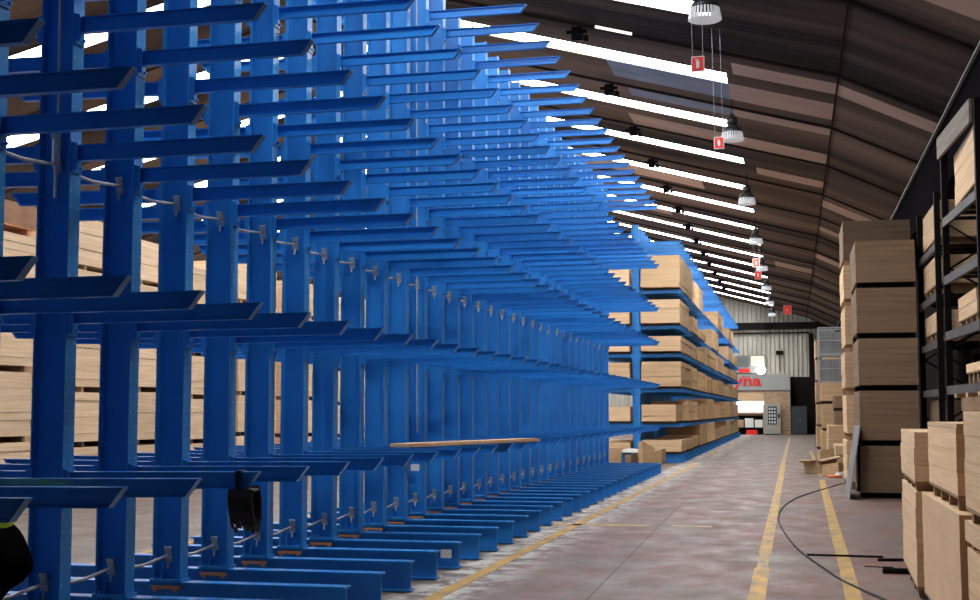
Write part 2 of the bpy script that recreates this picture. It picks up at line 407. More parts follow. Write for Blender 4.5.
def rack(label, ylist, rods, both):
    root = empty('cantilever_rack', (XC, ylist[0], 0), label, 'rack')
    oy = ylist[0]
    cand = []
    for i, y in enumerate(ylist):
        col = inst('column', COL, root, (0, y-oy, 0))
        ft = inst('foot_plate', FOOT, col, (0,0,0))
        st = inst('packing_strip', STRIP, col, (0,0,0)); st['label'] = 'orange primed packing strip'
        if rods:
            for z in (.50, 3.44):
                bk = inst('brace_bracket', BRK, col, (random.uniform(-.02,.02), 0, z)); bk['label'] = 'galvanised brace bracket'
        inst('base_beam', BASE, root, (0, y-oy, 0))
        for li, z in enumerate(LV):
            vis = in_view((XT, y, z)) or in_view(((XT+XB)/2, y, z))
            cand.append((0 if vis else 1, y, z, 1))
            if both: cand.append((2, y, z, -1))
    cand.sort(key=lambda t: t[:2])
    rest = MB()
    for n, (v, y, z, s) in enumerate(cand):
        if n < 100: inst('arm', ARM, root, (0, y-oy, z)) if s > 0 else None
        else: arm_geo(rest, 0, y-oy, z, s)
    o = rest.build('arm', M['blue_arm'], root); o['kind'] = 'stuff'; o['label'] = 'remaining arms farther along and on the back side'
    if rods:
        for i, (ya, yb) in enumerate(zip(ylist[:-1], ylist[1:])):
            for z in (.50, 3.44):
                g = MB(); g.tube([(0, ya-oy+.01, z-.02), (0.0, (ya+yb)/2-oy, z-.028), (0, yb-oy-.06, z+.005)], .013, 8)
                r = g.build('tie_rod', M['galv'], root, smooth=True); r['label'] = 'galvanised horizontal tie rod'
    return root
YS = [5.85 - .95 + .95*i for i in range(35)]
R1 = rack('empty blue steel cantilever rack filling the left side, rows of bare arms', YS, True, True)
YS2 = [45.2 + .955*i for i in range(51)]
R2 = rack('loaded blue cantilever rack standing beyond the empty one, arms carrying board bundles', YS2, False, True)
# vertical threaded rods and turnbuckle on two columns
for y, z0, z1 in ((8.62+.0, 3.5, 7.8), (18.1, 1.4, 7.6)):
    g = MB(); g.tube([(.03, y-YS[0], z0), (.0, y-YS[0]-.02, z1)], .011, 6); r = g.build('brace_rod', M['galv'], R1); r['label'] = 'pale upright brace rod'
g = MB(); g.tube([(.03, 8.60-YS[0], 3.42), (.028, 8.6-YS[0], 3.62)], .03, 8); g.box(.0,.06,8.57-YS[0],8.60-YS[0],3.62,3.80); g.tube([(.03,8.6-YS[0],3.2),(.03,8.6-YS[0],3.42)], .012, 8)
r = g.build('turnbuckle', M['galv'], R1)

# ---------------------------------------------------------------- bundles of boards
def bundle(x0, x1, y0, y1, z0, z1, label, group=None, m='board', sp=0.1, along='x', nb=3, jit=0.006, rz=0, cat='board bundle', name='board_bundle', bm='pallet', layers=None, origin=None, pallet=False):
    cx, cy = ((x0+x1)/2, (y0+y1)/2)
    t = empty(name, (cx, cy, z0), label, cat, group, rz)
    hx, hy = (x1-x0)/2, (y1-y0)/2
    g = MB(); zz = sp; top = z1-z0; n = layers or max(1, int((top-sp)/.14)); rs = random.Random(hash((round(x0,2), round(y0,2), round(z0,2))) & 0xffff)
    for i in range(n):
        h = (top-sp)/n; dx, dy = rs.uniform(-jit,jit), rs.uniform(-jit,jit)
        g.box(-hx+dx, hx+dx, -hy+dy, hy+dy, zz, zz+h-.002); zz += h
    g.build('sheets', M[m], t, bevel=0)
    if sp > 0:
        for k in range(nb):
            f = .08+(.84)*k/(nb-1) if nb > 1 else .5
            q = MB()
            if along == 'x': yc = -hy+f*2*hy; q.box(-hx+.02, hx-.02, yc-.045, yc+.045, 0.0, sp-.002 - (.02 if pallet else 0))
            else: xc = -hx+f*2*hx; q.box(xc-.045, xc+.045, -hy+.02, hy-.02, 0.0, sp-.002 - (.02 if pallet else 0))
            q.build('bearer', M[bm], t)
        if pallet:
            q = MB(); q.box(-hx, hx, -hy, hy, sp-.022, sp-.003); q.build('deck_board', M[bm], t)
    return t

ordn = ['first', 'second', 'third', 'fourth', 'fifth', 'sixth', 'seventh', 'eighth', 'ninth', 'tenth', 'eleventh', 'twelfth', 'thirteenth', 'fourteenth', 'fifteenth', 'sixteenth']
lvl_name = ['floor beams', 'lowest arms', 'second arm level', 'third arm level', 'fourth arm level', 'fifth arm level']
lv2 = [.292] + LV[:5]
first_h = [.47, .62, .86, .56, .86, 1.12]
plan = {  # level: list of (y0, y1, height, x1)
 0: [(45.0,47.3,.45,-3.62),(47.9,50.4,.42,-3.6),(51.0,53.6,.46,-3.65),(54.2,58.8,.9,-3.62),(59.4,63.8,.9,-3.6),(64.4,69.0,.55,-3.6),(70,74.5,.6,-3.62),(75.2,79.6,.85,-3.6),(80.4,85,.55,-3.6),(86,92,.75,-3.62)],
 1: [(44.9,47.4,.62,-3.78),(48.0,52.6,.75,-3.6),(53.2,55.4,.55,-3.6),(56.0,58.0,.6,-3.6),(58.8,63.2,.92,-3.6),(63.9,68.6,.72,-3.62),(69.3,73,.5,-3.6),(73.8,78.4,.9,-3.6),(79.4,84.2,.95,-3.6),(85.1,91.5,.8,-3.6)],
 2: [(44.9,49.6,.88,-3.60),(50.1,52.5,.86,-3.6),(53.2,58.0,.80,-3.62),(58.8,62.0,.75,-3.62),(62.6,67.4,.7,-3.6),(68.2,72.8,.78,-3.6),(73.6,78.0,.62,-3.6),(79,84,.8,-3.6),(85,91.4,.7,-3.6)],
 3: [(44.9,51.9,.56,-3.6),(52.9,57.8,.5,-3.6),(58.8,66.2,.82,-3.62),(67.2,73.4,.8,-3.6),(75,81.0,.5,-3.6),(82,91,.6,-3.6)],
 4: [(44.9,49.0,.84,-3.62),(50.0,52.4,.62,-3.55),(53.3,58.0,.35,-3.6),(63.0,68.4,.92,-3.6),(78.8,85.0,.85,-3.6),(86,91,.6,-3.6)],
 5: [(44.9,50.8,1.12,-3.62),(52.6,57.6,.98,-3.66),(68.0,73.2,.9,-3.6),(80,86,.8,-3.62)],
}
for li, rows in plan.items():
    for k, (a, c, h, x1) in enumerate(rows):
        z = lv2[li] + .004
        bundle(-4.90, x1, a, c, z, z+h, 'board bundle on the %s of the loaded rack, %s from its near end' % (lvl_name[li], ordn[k]),
               'board bundles on the loaded blue rack', 'board' if (li*3+k) % 4 else 'board_pale', sp=.07, bm='bearer', along='x', nb=4, jit=.01)
for li, h in enumerate((.36, .55, .86, .55, .8, 1.1)):
    z = lv2[li] + .004
    for k, (a, c) in enumerate(((45.0, 50.0), (51, 56))):
        bundle(-6.55, -5.30, a, c, z, z+h*(1-.2*k), '%s board bundle on the loaded rack, back side, %s' % ('near' if k == 0 else 'farther', lvl_name[li]),
               'board bundles on the back side of the loaded rack', 'board_pale' if li % 2 else 'board', sp=.07, bm='bearer', nb=3)

# thin sheets lying skewed across the lowest arms of the empty rack
g = MB(); dx, dy = 1.0, 3.9; L = math.hypot(dx, dy); L = 3.5; g.box(-.26, 0, 0, L, 0, .022); g.box(-.27, -.012, .03, L-.02, .024, .040)
o = g.build('plywood_sheet', M['board_pale'], None, (-4.22, 14.75, 1.293)); o.rotation_euler.z = -math.atan2(dx, dy)
tag(o, 'long thin plywood sheets lying skewed across the lowest arms of the empty rack', 'plywood')

# black strap bundle hanging from a lowest arm
g = MB()
for k in range(11):
    x = -3.74 + .016*k; dl = random.uniform(-.03, .02)
    pts = [(x, 8.775, 1.19), (x, 8.76, 1.165), (x, 8.66, 1.163), (x, 8.645, 1.12), (x+.012, 8.65, 1.02), (x+.022, 8.67, .95+dl), (x+.025, 8.72, .91+dl), (x+.02, 8.77, .97), (x+.01, 8.79, 1.10), (x, 8.775, 1.19)]
    g.tube(pts, .0115, 6)
g.box(-3.70, -3.66, 8.66, 8.78, 1.29, 1.296); g.box(-3.70, -3.66, 8.775, 8.779, 1.16, 1.296); g.box(-3.70, -3.66, 8.660, 8.664, 1.16, 1.296)
tag(g.build('strap_coil', M['rubber'], None, (0,0,0)), 'black coil of straps hanging over one of the nearest lowest arms', 'strap coil')

# ---------------------------------------------------------------- floor stacks behind the empty rack
bm_ = random.Random(3)
yy = 13.9; si = 0
while yy < 60:
    ln = 2.5; x1 = -13.5 + (0.25 if si % 3 == 1 else 0) + bm_.uniform(-.05,.05)
    z = 0.0; hs = [1.0, 1.05, 1.1, 1.15, 1.05] if si != 2 else [1.1, 1.2, 1.25, 1.28, 1]
    kk = 0
    nU = 5
    for h in hs[:nU]:
        h = h + bm_.uniform(-.12, .08)
        if si == 2 and kk == 4:
            crate = bundle(x1-1.2, x1-.05, yy+.1, yy+2.55, z, z+.58, 'brown crate on an orange timber pallet topping a stack behind the empty rack', None, 'crate', sp=.16, bm='primer', nb=3, cat='crate', name='crate', layers=2, pallet=True); continue
        bundle(x1-1.25+bm_.uniform(-.03,.03), x1+bm_.uniform(-.03,.03), yy, yy+ln, z, z+h, 'board bundle in the %s floor stack behind the empty rack, %s from the floor' % (ordn[si], ordn[kk]),
               'board bundles stacked on the floor behind the empty rack', 'board_pale', sp=.11, bm='bearer' if kk % 2 else 'pallet', nb=3, jit=.012)
        z += h+.001; kk += 1
    yy += ln + (.35 if si % 2 else .6); si += 1

# ---------------------------------------------------------------- right side: near bundles by the aisle
def pal(x0, x1, y0, y1, z0, z1, label, m, sp, rz=0, group='board bundles standing along the right of the aisle', jit=.004, nb=4):
    return bundle(x0, x1, y0, y1, z0, z1, label, group, m, sp=sp, along='x', nb=nb, jit=jit, rz=rz, bm='pallet', pallet=sp > .08)
pal(1.09, 2.31, 12.95, 15.35, 0, .97, 'pale plywood bundle on the floor at the near right, lowest of the farthest near stack', 'board_pale', .12, -.025)
pal(1.09, 2.31, 12.95, 15.35, .972, 1.51, 'pale plywood bundle with loose top sheets, upper of the farthest near right stack', 'board_pale', .09, -.025, jit=.006)
pal(1.10, 2.32, 9.95, 12.75, 0, .985, 'smooth tan panel bundle on the floor, lower of the middle near right stack', 'panel', .12, .0, jit=.002)
pal(1.13, 2.33, 10.25, 12.35, .987, 1.575, 'pale plywood bundle on a slatted pallet, upper of the middle near right stack', 'board_pale', .11, .0)
bundle(1.13, 2.33, 10.2, 12.36, 1.577, 1.61, 'thin overhanging cover sheet on top of the middle near right stack', None, 'board_pale', sp=0, cat='cover sheet', name='cover_sheet', layers=1)
pal(1.14, 2.36, 7.3, 9.85, 0, .78, 'pale bundle low at the right frame edge, bottom of the nearest right stack', 'board_pale', .1)
pal(1.13, 2.35, 7.3, 9.87, .782, .96, 'pale bundle with long seam at the right frame edge, second in the nearest right stack', 'board_pale', .04)
pal(1.12, 2.34, 7.3, 9.72, .962, 1.70, 'striped pale plywood bundle at the right frame edge, upper of the nearest right stack', 'board_pale', .1)
# upturned pallet frame on it
t = empty('pallet', (1.73, 8.75, 1.702), 'light timber pallet lying on top of the nearest right bundle', 'pallet')
for x in (-.58, 0, .5): MB().box(x, x+.09, -1.2, 1.35, .0, .09).build('block', M['pallet'], t)
for y in (-1.2, -.6, 0, .6, 1.25): MB().box(-.62, .62, y, y+.12, .092, .118).build('slat', M['board_pale'], t)
# second thing: cardboard tube
g = MB(); prof = [(.0,0),(.045,0),(.05,.01),(.05,1.6),(.04,1.6),(.04,.03)]
g.lathe(prof, n=16); o = g.build('cardboard_tube', M['tube'], None, (.97, 11.6, .052), smooth=True); o.rotation_euler = (math.radians(90), 0, math.radians(8))
tag(o, 'pale round tube lying on the floor against the near right bundles', 'tube')
# steel bars poking out on the floor
for (a, c, r, lab) in (((.12,16.6,.015),(.98,16.55,.015),.012,'long thin dark steel rod lying across the right yellow line'),
                    ((.88,15.0,.03),(1.16,15.0,.03),.03,'short dark bar end poking out below the near right bundles'),
                    ((.72,15.55,.01),(1.02,15.5,.01),.006,'thin dark strip on the floor near the right bundles'),
                    ((.90,16.2,.016),(1.3,16.25,.02),.016,'short dark bar behind the near right bundles')):
    g = MB(); g.tube([a, c], r, 8); tag(g.build('steel_bar', M['black'], None), lab, 'bar')
# black cable curving over the floor
pts = [(1.3,34.0),(1.15,33.4),(.6,30.6),(.09,27.85),(-.16,25.6),(-.26,23.6),(-.27,22),(-.22,20.6),(-.1,18.7),(.04,17.04),(.25,15.5),(.42,14.33),(.6,13.5),(.75,12.9),(.88,12.2)]
def cr(P, n=6):
    out = []
    for i in range(len(P)-1):
        p0, p1, p2, p3 = P[max(i-1,0)], P[i], P[i+1], P[min(i+2,len(P)-1)]
        for k in range(n):
            t = k/n
            out.append(tuple(.5*((2*p1[j])+(-p0[j]+p2[j])*t+(2*p0[j]-5*p1[j]+4*p2[j]-p3[j])*t*t+(-p0[j]+3*p1[j]-3*p2[j]+p3[j])*t**3) for j in range(2)))
    return out+[P[-1]]
g = MB(); g.tube([(x, y, .014) for x, y in cr(pts)], .010, 6)
tag(g.build('cable', M['rubber'], None), 'thin black cable curving across the right side of the aisle floor', 'cable')

# tall stack of five dark bundles
zt = [0.0, 1.02, 2.10, 3.13, 4.13, 5.07]
for i, nm in enumerate(('lowest', 'second from the floor', 'middle', 'fourth from the floor', 'top')):
    dx = (0.0, .01, .01, -.01, -.01)[i]
    bundle(1.25+dx, 2.38+dx*.5, 27.75, 30.25, zt[i], zt[i+1]-.001, 'big dark brown chipboard bundle, %s of the tall right stack' % nm, 'bundles of the tall right stack', 'board_dark', sp=.11, bm='black', along='x', nb=2, jit=.004)
# the taller stack right behind it
zz = 0
for i, h in enumerate((1.05, 1.0, .95, 1.0, .9, .98)):
    bundle(1.11+(.015 if i % 2 else 0), 2.55, 30.8, 33.2, zz, zz+h, 'bundle of the stack just behind the tall right stack, %s from the floor' % ordn[i], 'bundles of the second tall right stack', 'board_dark' if i in (5,) else 'board', sp=.16, bm='pallet', nb=3, jit=.006); zz += h+.001
# dark sheet leaning on the tall stack
g = MB(); g.hexa([(1.0,27.2,0),(1.02,27.2,0),(1.02,29.6,0),(1.0,29.6,0),(1.235,27.4,1.42),(1.255,27.4,1.42),(1.255,29.7,1.40),(1.235,29.7,1.40)])
tag(g.build('leaning_sheet', M['grey'], None), 'grey sheet leaning against the foot of the tall right stack', 'sheet')

# dark pallet racks at the right
def pallet_rack(label, xa, ya, xb, yb, levels, top, beam_h=.12, depth=1.1):
    """front face from (xa,ya) far to (xb,yb) near; depth to +x"""
    t = empty('pallet_rack', (xa, ya, 0), label, 'rack')
    X, Y = xb-xa, yb-ya
    for (px, py) in ((0,0),(X,Y)):
        for dx in (0, depth):
            MB().box(px+dx-.0, px+dx+.10, py-.06, py+.06, 0, top).build('upright', M['rackdark'], t)
        g = MB(); z = .3; s = 1
        while z < top-.7:
            a, c = (px+.1, px+depth) if s > 0 else (px+depth, px+.1)
            g.tube([(a, py, z), (c, py, z+.6)], .018, 6); z += .6; s = -s
        g.build('frame_brace', M['rackdark'], t)
    for z in levels:
        for dx in (0, depth):
            o = MB().hexa([(dx,0-.06,z-beam_h),(dx+.05,-.06,z-beam_h),(X+dx+.05,Y+.06,z-beam_h),(X+dx,Y+.06,z-beam_h),(dx,-.06,z),(dx+.05,-.06,z),(X+dx+.05,Y+.06,z),(X+dx,Y+.06,z)]).build('beam', M['rackbeam'] if dx == 0 else M['rackdark'], t)
        for k in range(5):
            f = .1+.2*k; MB().box(f*X+.05, f*X+depth, f*Y-.04, f*Y+.04, z-.05, z-.003).build('crossbar', M['rackdark'], t)
    return t
pallet_rack('dark steel pallet rack at the right edge with grey shelf beams', 2.30, 22.0, 2.43, 19.0, [2.08, 2.91, 3.77, 4.67], 5.9, beam_h=.13, depth=1.05)
pallet_rack('dark steel pallet rack between the tall stack and the near rack', 2.47, 28.3, 2.50, 25.2, [2.09, 2.95, 3.80, 4.69], 5.6, beam_h=.13, depth=1.0)
pallet_rack('dark steel pallet rack nearest to the camera on the right', 2.55, 18.75, 2.62, 15.9, [2.09, 2.96, 3.87, 4.83], 5.9, beam_h=.13, depth=.95)
# goods on them
def goods(x0, x1, y0, y1, z, h, lab, m='board', legs=True, sp=.14):
    return bundle(x0, x1, y0, y1, z+.003, z+h, lab, None, m, sp=sp, bm='pallet' if legs else 'bearer', nb=4, jit=.006, pallet=True)
goods(2.46, 3.3, 19.3, 21.6, 4.67, .92, 'pale upright boards on a pallet on the top shelf of the right edge rack', 'board_pale')
goods(2.46, 3.3, 19.5, 21.6, 2.91, .48, 'tan boards on a dark pallet on the third shelf up of the right edge rack', 'board')
goods(2.48, 3.3, 19.3, 21.0, 2.08, .30, 'thin pale boards on slatted legs on the second shelf of the right edge rack', 'board_pale', sp=.18)
goods(2.56, 3.4, 25.4, 28.0, 4.69, .80, 'tan bundle on the top shelf of the rack beside the tall stack', 'board')
goods(2.56, 3.4, 25.4, 28.0, 3.80, .70, 'tan bundle on the second highest shelf of the rack beside the tall stack', 'board', sp=.2)
goods(2.56, 3.4, 25.3, 28.1, 2.95, .55, 'long tan boards on a slatted pallet, lower shelf of the rack beside the tall stack', 'board_pale', sp=.2)
goods(2.60, 3.4, 25.5, 28.1, 0, 1.9, 'brown board bundle on the floor under the rack beside the tall stack', 'board_dark')
o = MB().hexa([(2.38,19.1,5.60),(2.42,19.1,5.60),(2.28,21.9,5.60),(2.24,21.9,5.60),(2.38,19.1,5.92),(2.42,19.1,5.92),(2.28,21.9,5.92),(2.24,21.9,5.92)]).build('fascia_board', M['board_grey'], None)
tag(o, 'grey plank fixed across the right edge rack above the pale upright boards', 'plank')

# far right stacks
far = [ # x0,x1,y0,y1,heights,mat
 (1.14,2.3,40.2,42.6,(.72,),'board_pale','low pale-edged stack beyond the tall right stacks'),
 (1.02,2.2,43.3,45.8,(1.25,),'board','box-like stack beyond the low pale-edged stack'),
 (1.3,2.4,46.4,48.6,(.9,.8,.5),'board_dark','brown stack on the right halfway down the hall'),
 (.95,2.0,49.4,51.8,(1.0,.95,.75),'board','tan stack on the right below the grey mesh crates'),
 (1.2,2.3,58,60.4,(1.0,1.0,.9,1.1),'board_pale','pale stack beyond the grey mesh crates'),
 (.98,2.1,63,65.4,(1.0,1.0,1.0,1.0,.9),'board_pale','tall pale stack far down the right side'),
 (1.30,2.3,68,70.4,(.9,1.1),'board','low tan stack far down the right side'),
 (1.32,2.4,75,77.4,(.9,1.1,.9),'board_pale','pale stack near the far wall on the right'),
]
for (x0,x1,y0,y1,hs,mm,lab) in far:
    z = 0
    for i, h in enumerate(hs):
        bundle(x0+.02*(i%2), x1, y0, y1, z, z+h, lab + (', %s from the floor' % ordn[i] if len(hs) > 1 else ''), 'bundles far down the right side', mm, sp=.1, bm='bearer', jit=.01); z += h+.001
# mesh crates
for i, z in enumerate((2.73, 3.72)):
    t = empty('mesh_crate', (1.36, 50.5, z), '%s grey mesh crate stacked high on the right beside the far wall' % ('lower' if i == 0 else 'upper'), 'crate', 'grey mesh crates on the right')
    fr = MB()
    for x in (-.48,.44):
        for y in (-.6,.56): fr.box(x, x+.04, y, y+.04, 0, .97)
    for z2 in (.0, .46, .93):
        for y in (-.6,.56): fr.box(-.44,.44,y,y+.04,z2,z2+.04)
        for x in (-.48,.44): fr.box(x,x+.04,-.56,.56,z2,z2+.04)
    fr.build('frame', M['galv'], t)
    me = MB()
    for k in range(1,12):
        me.box(-.48+.08*k-.004, -.48+.08*k+.004, -.596,-.588, .04,.93)
        me.box(-.476,-.468, -.6+.1*k-.004, -.6+.1*k+.004, .04,.93)
    for k in range(1,11): me.box(-.44,.44,-.597,-.589,.04+.085*k,.048+.085*k)
    me.build('wire_mesh', M['galv'], t)
    MB().box(-.42,.42,-.55,.55,.05,.8).build('grey_contents', M['grey'], t)

# ---------------------------------------------------------------- office at the far end
t = empty('office_block', (-5.5, 100.5, 0), 'brick office front with grey sign fascia at the end of the aisle', 'building')
MB().box(-4.5, 5.25, 0, 2.3, 0, 3.18).build('brick_wall', M['brick'], t)
f = MB().box(-4.5, 5.25, -.12, 2.3, 3.2, 4.36).build('fascia', M['fascia'], t)
cu = bpy.data.curves.new('lettering', 'FONT'); cu.body = 'ryna'; cu.size = 1.12; cu.extrude = .02; cu.offset = .028; cu.space_character = 1.02
to = bpy.data.objects.new('lettering', cu); C.objects.link(to); bpy.context.view_layer.update()
deps = bpy.context.evaluated_depsgraph_get(); tm = bpy.data.meshes.new_from_object(to.evaluated_get(deps)); bpy.data.objects.remove(to)
xw = [v.co.x for v in tm.vertices]; tw = max(xw)
tm.materials.clear(); tm.materials.append(M['red'])
lo = bpy.data.objects.new('lettering', tm); C.objects.link(lo); lo.parent = t; lo.scale = (1.25, .95, 1)
lo.rotation_euler = (math.pi/2,0,0); lo.location = (5.5-2.28-tw*1.25, -.145, 3.55); lo['label'] = 'red sign lettering'
g = MB()
for k, w in enumerate((.1,.16,.1,.14)): g.box(1.62+.22*k, 1.62+.22*k+w, -.14, -.12, 4.13, 4.21)
g.build('small_lettering', M['red'], t)
w = MB().box(1.2, 3.35, -.06, -.01, 2.45, 3.0).build('lintel', M['board_pale'], t)
MB().box(1.45, 3.38, -.05, -.01, 1.62, 2.4).build('counter_window', M['glow'], t)
MB().box(1.3, 3.38, -.5, -.01, 1.36, 1.5).build('counter', M['bearer'], t)
g = MB().box(1.3, 1.36, -.5, -.05, .3, 1.36); g.box(3.32, 3.38, -.5, -.05, .3, 1.36); g.box(1.3,3.38,-.5,-.05,.42,.52); g.box(1.3,3.38,-.07,-.05,0,1.36); g.build('shelf_frame', M['black'], t)
for k, (x, wd, lab) in enumerate(((1.42,.5,'tan box left on the office counter shelf'),(2.02,.6,'white box in the middle of the office counter shelf'),(2.72,.55,'pale box right on the office counter shelf'))):
    tag(MB().box(-wd/2, wd/2, -.18, .18, 0, .55+.1*(k==1)).build('storage_box', M['white'] if k else M['card'], None, (-5.5+x+wd/2, 100.24, .522)), lab, 'box')
tag(MB().box(-.4,.4,-.15,.15,0,.28).box(-.36,.36,-.12,.12,.28,.34).build('red_crate', M['red'], None, (-3.0, 100.15, 0)), 'red crate on the floor under the office counter', 'crate')
# vending machine
t = empty('vending_machine', (-1.55, 99.6, 0), 'grey vending machine with glass front beside the brick wall', 'vending machine')
MB().box(-.62, .62, -.0, .7, .06, 2.2).build('cabinet', M['white'] if False else mat('beige_metal', (.36,.34,.29), .4), t, bevel=.03)
d = MB().box(-.28, .34, -.03, -.002, .75, 2.02).build('window', mat('vending_glass', (.05,.06,.06), .15), t)
g = MB()
for r in range(5):
    for c2 in range(3): g.box(-.22+.18*c2, -.10+.18*c2, -.05, -.032, .82+.24*r, .97+.24*r)
g.build('product', mat('pale_products', (.6,.65,.65), .4), d)
MB().box(.42,.54,-.02,-.002,1.2,1.5).build('coin_panel', M['black'], t); MB().box(-.55,.55,.05,.65,0,.06).build('plinth', M['black'], t)
# dark cabinet and opening to its right
t = empty('steel_cabinet', (.35, 100.6, 0), 'dark blue steel cabinet in the dark corner right of the office', 'cabinet')
MB().box(-.55,.55,0,.6,0,2.05).build('body', mat('dark_blue_metal', (.03,.04,.055), .4), t)
for s in (-1,1):
    dd = MB().box(min(0.01*s,.53*s), max(.01*s,.53*s), -.02,-.001,.08,1.98).build('door', mat('dark_blue_door', (.035,.045,.06), .4), t)
    MB().box(s*.08-.01, s*.08+.01, -.04,-.02,.95,1.1).build('handle', M['galv'], dd)
g = MB().box(-.22, 1.5, 102.5, 102.6, 0, 4.2); struct(g.build('door_1', M['wall']))
# lit opening above the office
t = empty('internal_window', (-3.1, 102.6, 4.5), 'bright window high in the far wall above the sign', 'window')
MB().box(-1.1,1.1,-.08,.41,0,1.35).build('frame', M['grey'], t)
MB().box(.05,1.0,-.10,-.081,.55,1.25).build('pane', mat('warm_pane', (.75,.5,.35), .5, emit=((1,.7,.5), .35)), t)
MB().box(-1.0,-.1,-.10,-.081,.45,1.25).build('pane', mat('dim_pane', (.12,.13,.12), .4), t)
tag(MB().box(-.4,.4,-.03,.0,0,.28).build('red_notice', M['red'], None, (-3.55, 102.5, 4.55)), 'small red notice under the far bright window', 'notice')
g = MB().lathe([(0,-.32),(.2,-.28),(.34,-.12),(.38,0),(.3,.15),(0,.2)], n=20); tag(g.build('globe_light', mat('bright_globe', (1,1,1), .5, emit=((1,.98,.95), 12)), None, (-2.35, 102.0, 4.72), smooth=True), 'glaring white light on top of the office fascia', 'light')
tag(MB().box(-.25,.25,-.25,0,0,.3).box(-.03,.03,-.2,-.1,-1.2,0).build('wall_speaker', M['black'], None, (-.98+.0, 102.9, 5.85)), 'black box fixed on the far corrugated wall', 'speaker')
tag(MB().box(-.27,.27,-.3,0,0,.35).build('wall_floodlight', M['black'], None, (-1.75, 102.6, 7.75)), 'black floodlight hanging from the far wall girder', 'floodlight')

# ---------------------------------------------------------------- lamps, signs, fittings
def lamp_meshes():
    a = MB().lathe([(.0,.0),(.05,.0),(.05,-.06),(.11,-.07),(.12,-.22),(.08,-.24)], n=16)
    b2 = MB().lathe([(.08,-.24),(.14,-.27),(.20,-.34),(.225,-.40),(.215,-.40),(.12,-.30)], n=24)
    c2 = MB(); n = 28
    for k in range(n):     # ribbed glass skirt
        a0, a1 = 2*math.pi*k/n, 2*math.pi*(k+.55)/n
        def q(r, an, z): return (r*math.cos(an), r*math.sin(an), z)
        c2.hexa([q(.235,a0,-.57),q(.25,a0,-.57),q(.25,a1,-.57),q(.235,a1,-.57),q(.205,a0,-.40),q(.22,a0,-.40),q(.22,a1,-.40),q(.205,a1,-.40)])
    c2.lathe([(0,-.55),(.225,-.565),(.235,-.58),(0,-.575)], n=24)
    return a.mesh('ballast_housing', [M['lamp']], True), b2.mesh('lamp_shade', [M['lamp']], True), c2.mesh('ribbed_diffuser', [M['diff']])
LA, LB, LC = lamp_meshes()
def lamp(x, y, z, lab):
    t = empty('high_bay_lamp', (x, y, z), lab, 'lamp', 'high bay lamps under the roof')
    inst('ballast_housing', LA, t, (0,0,0)); inst('lamp_shade', LB, t, (0,0,0)); inst('ribbed_diffuser', LC, t, (0,0,0))
    g = MB(); g.tube([(0,0,0),(0,0,(roof_z(x)-z-.01)/1.12)], .008, 6); g.build('suspension_cord', M['black'], t); t.scale = (1.12,)*3
    ld = bpy.data.lights.new('lamp_light', 'AREA'); ld.shape = 'DISK'; ld.size = .4; ld.energy = LAMP; ld.color = (1, .95, .88)
    lo = bpy.data.objects.new('bulb_light', ld); C.objects.link(lo); lo.parent = t; lo.location = (0,0,-.62)
ln = ['nearest', 'second nearest', 'third nearest', 'fourth nearest', 'fifth nearest', 'sixth nearest', 'seventh nearest', 'farthest']
for n in range(8): lamp(-1.34, 22.5+10.4*n, 8.86, '%s bell-shaped high bay lamp hanging along the lower ends of the skylights' % ln[n])
lamp(-1.34, 12.1, 8.86, 'high bay lamp hanging above the frame, before the nearest one in view')
def sign(x, y, z, top, lab, s=.2):
    t = empty('hanging_sign', (x, y, z), lab, 'sign', 'red extinguisher signs hanging under the roof', rz=math.radians(-8))
    p_ = MB().box(-s/2, s/2, -.006, .006, -s*.6, s*.6).build('plate', M['white'], t)
    MB().box(-s/2+.012, s/2-.012, -.009, -.0065, -s*.6+.012, s*.6-.012).build('red_field', M['red'], p_)
    g = MB().prism([(-.02,-.06),(.02,-.06),(.024,.03),(.01,.05),(-.01,.05),(-.024,.03)], -.012, -.0095, 1); g.box(-.006,.006,-.012,-.0095,.05,.072); g.box(-.036,-.01,-.012,-.0095,.06,.07)
    g.build('extinguisher_symbol', M['white'], p_)
    g = MB(); g.tube([(-s*.4,0,s*.6),(-s*.6,0,top-z)], .003, 4); g.tube([(s*.4,0,s*.6),(s*.2,0,top-z)], .003, 4); g.build('wire', M['galv'], t)
sign(-1.335, 20.5, 6.96, roof_z(-1.46)-.01, 'nearest small red extinguisher sign on two wires under the big lamp')
sign(-1.345, 26.7, 6.95, roof_z(-1.46)-.01, 'red extinguisher sign hanging just left of the second lamp')
sign(-1.37, 55.0, 7.6, roof_z(-1.46)-.01, 'upper red sign far away where the lamps bunch together', .28)
sign(-1.35, 57.0, 7.3, roof_z(-1.46)-.01, 'lower red sign far away where the lamps bunch together', .28)
sign(-.3, 90.0, 8.25, roof_z(-.3)-.01, 'red sign close to the far gable wall', .5)
FB = MB().box(-.10,.12,-.08,.08,-.26,.0).box(-.22,.22,-.04,.04,-.12,-.06).box(.16,.26,-.14,.02,-.3,-.2).mesh('roof_fitting', [M['black']])
for n in range(13):
    x = -4.45; o = inst('roof_fitting', FB, None, (x, 28.53+P*n, roof_z(x)-.09))
    tag(o, 'black fitting clamped under a roof beam, %s from the camera' % ordn[n], 'fitting', 'black fittings under the roof beams')
g = MB().box(-.4,.4,-.025,.025,-.025,.025); o = g.build('tube_light', mat('tube_glow', (.8,.8,.75), .4, emit=((1,.97,.9), 1.2)), None, (-3.58, 28.0, roof_z(-3.58)-.12)); o.rotation_euler.y = .26
tag(o, 'thin pale strip light under the roof between the first two skylights', 'strip light')

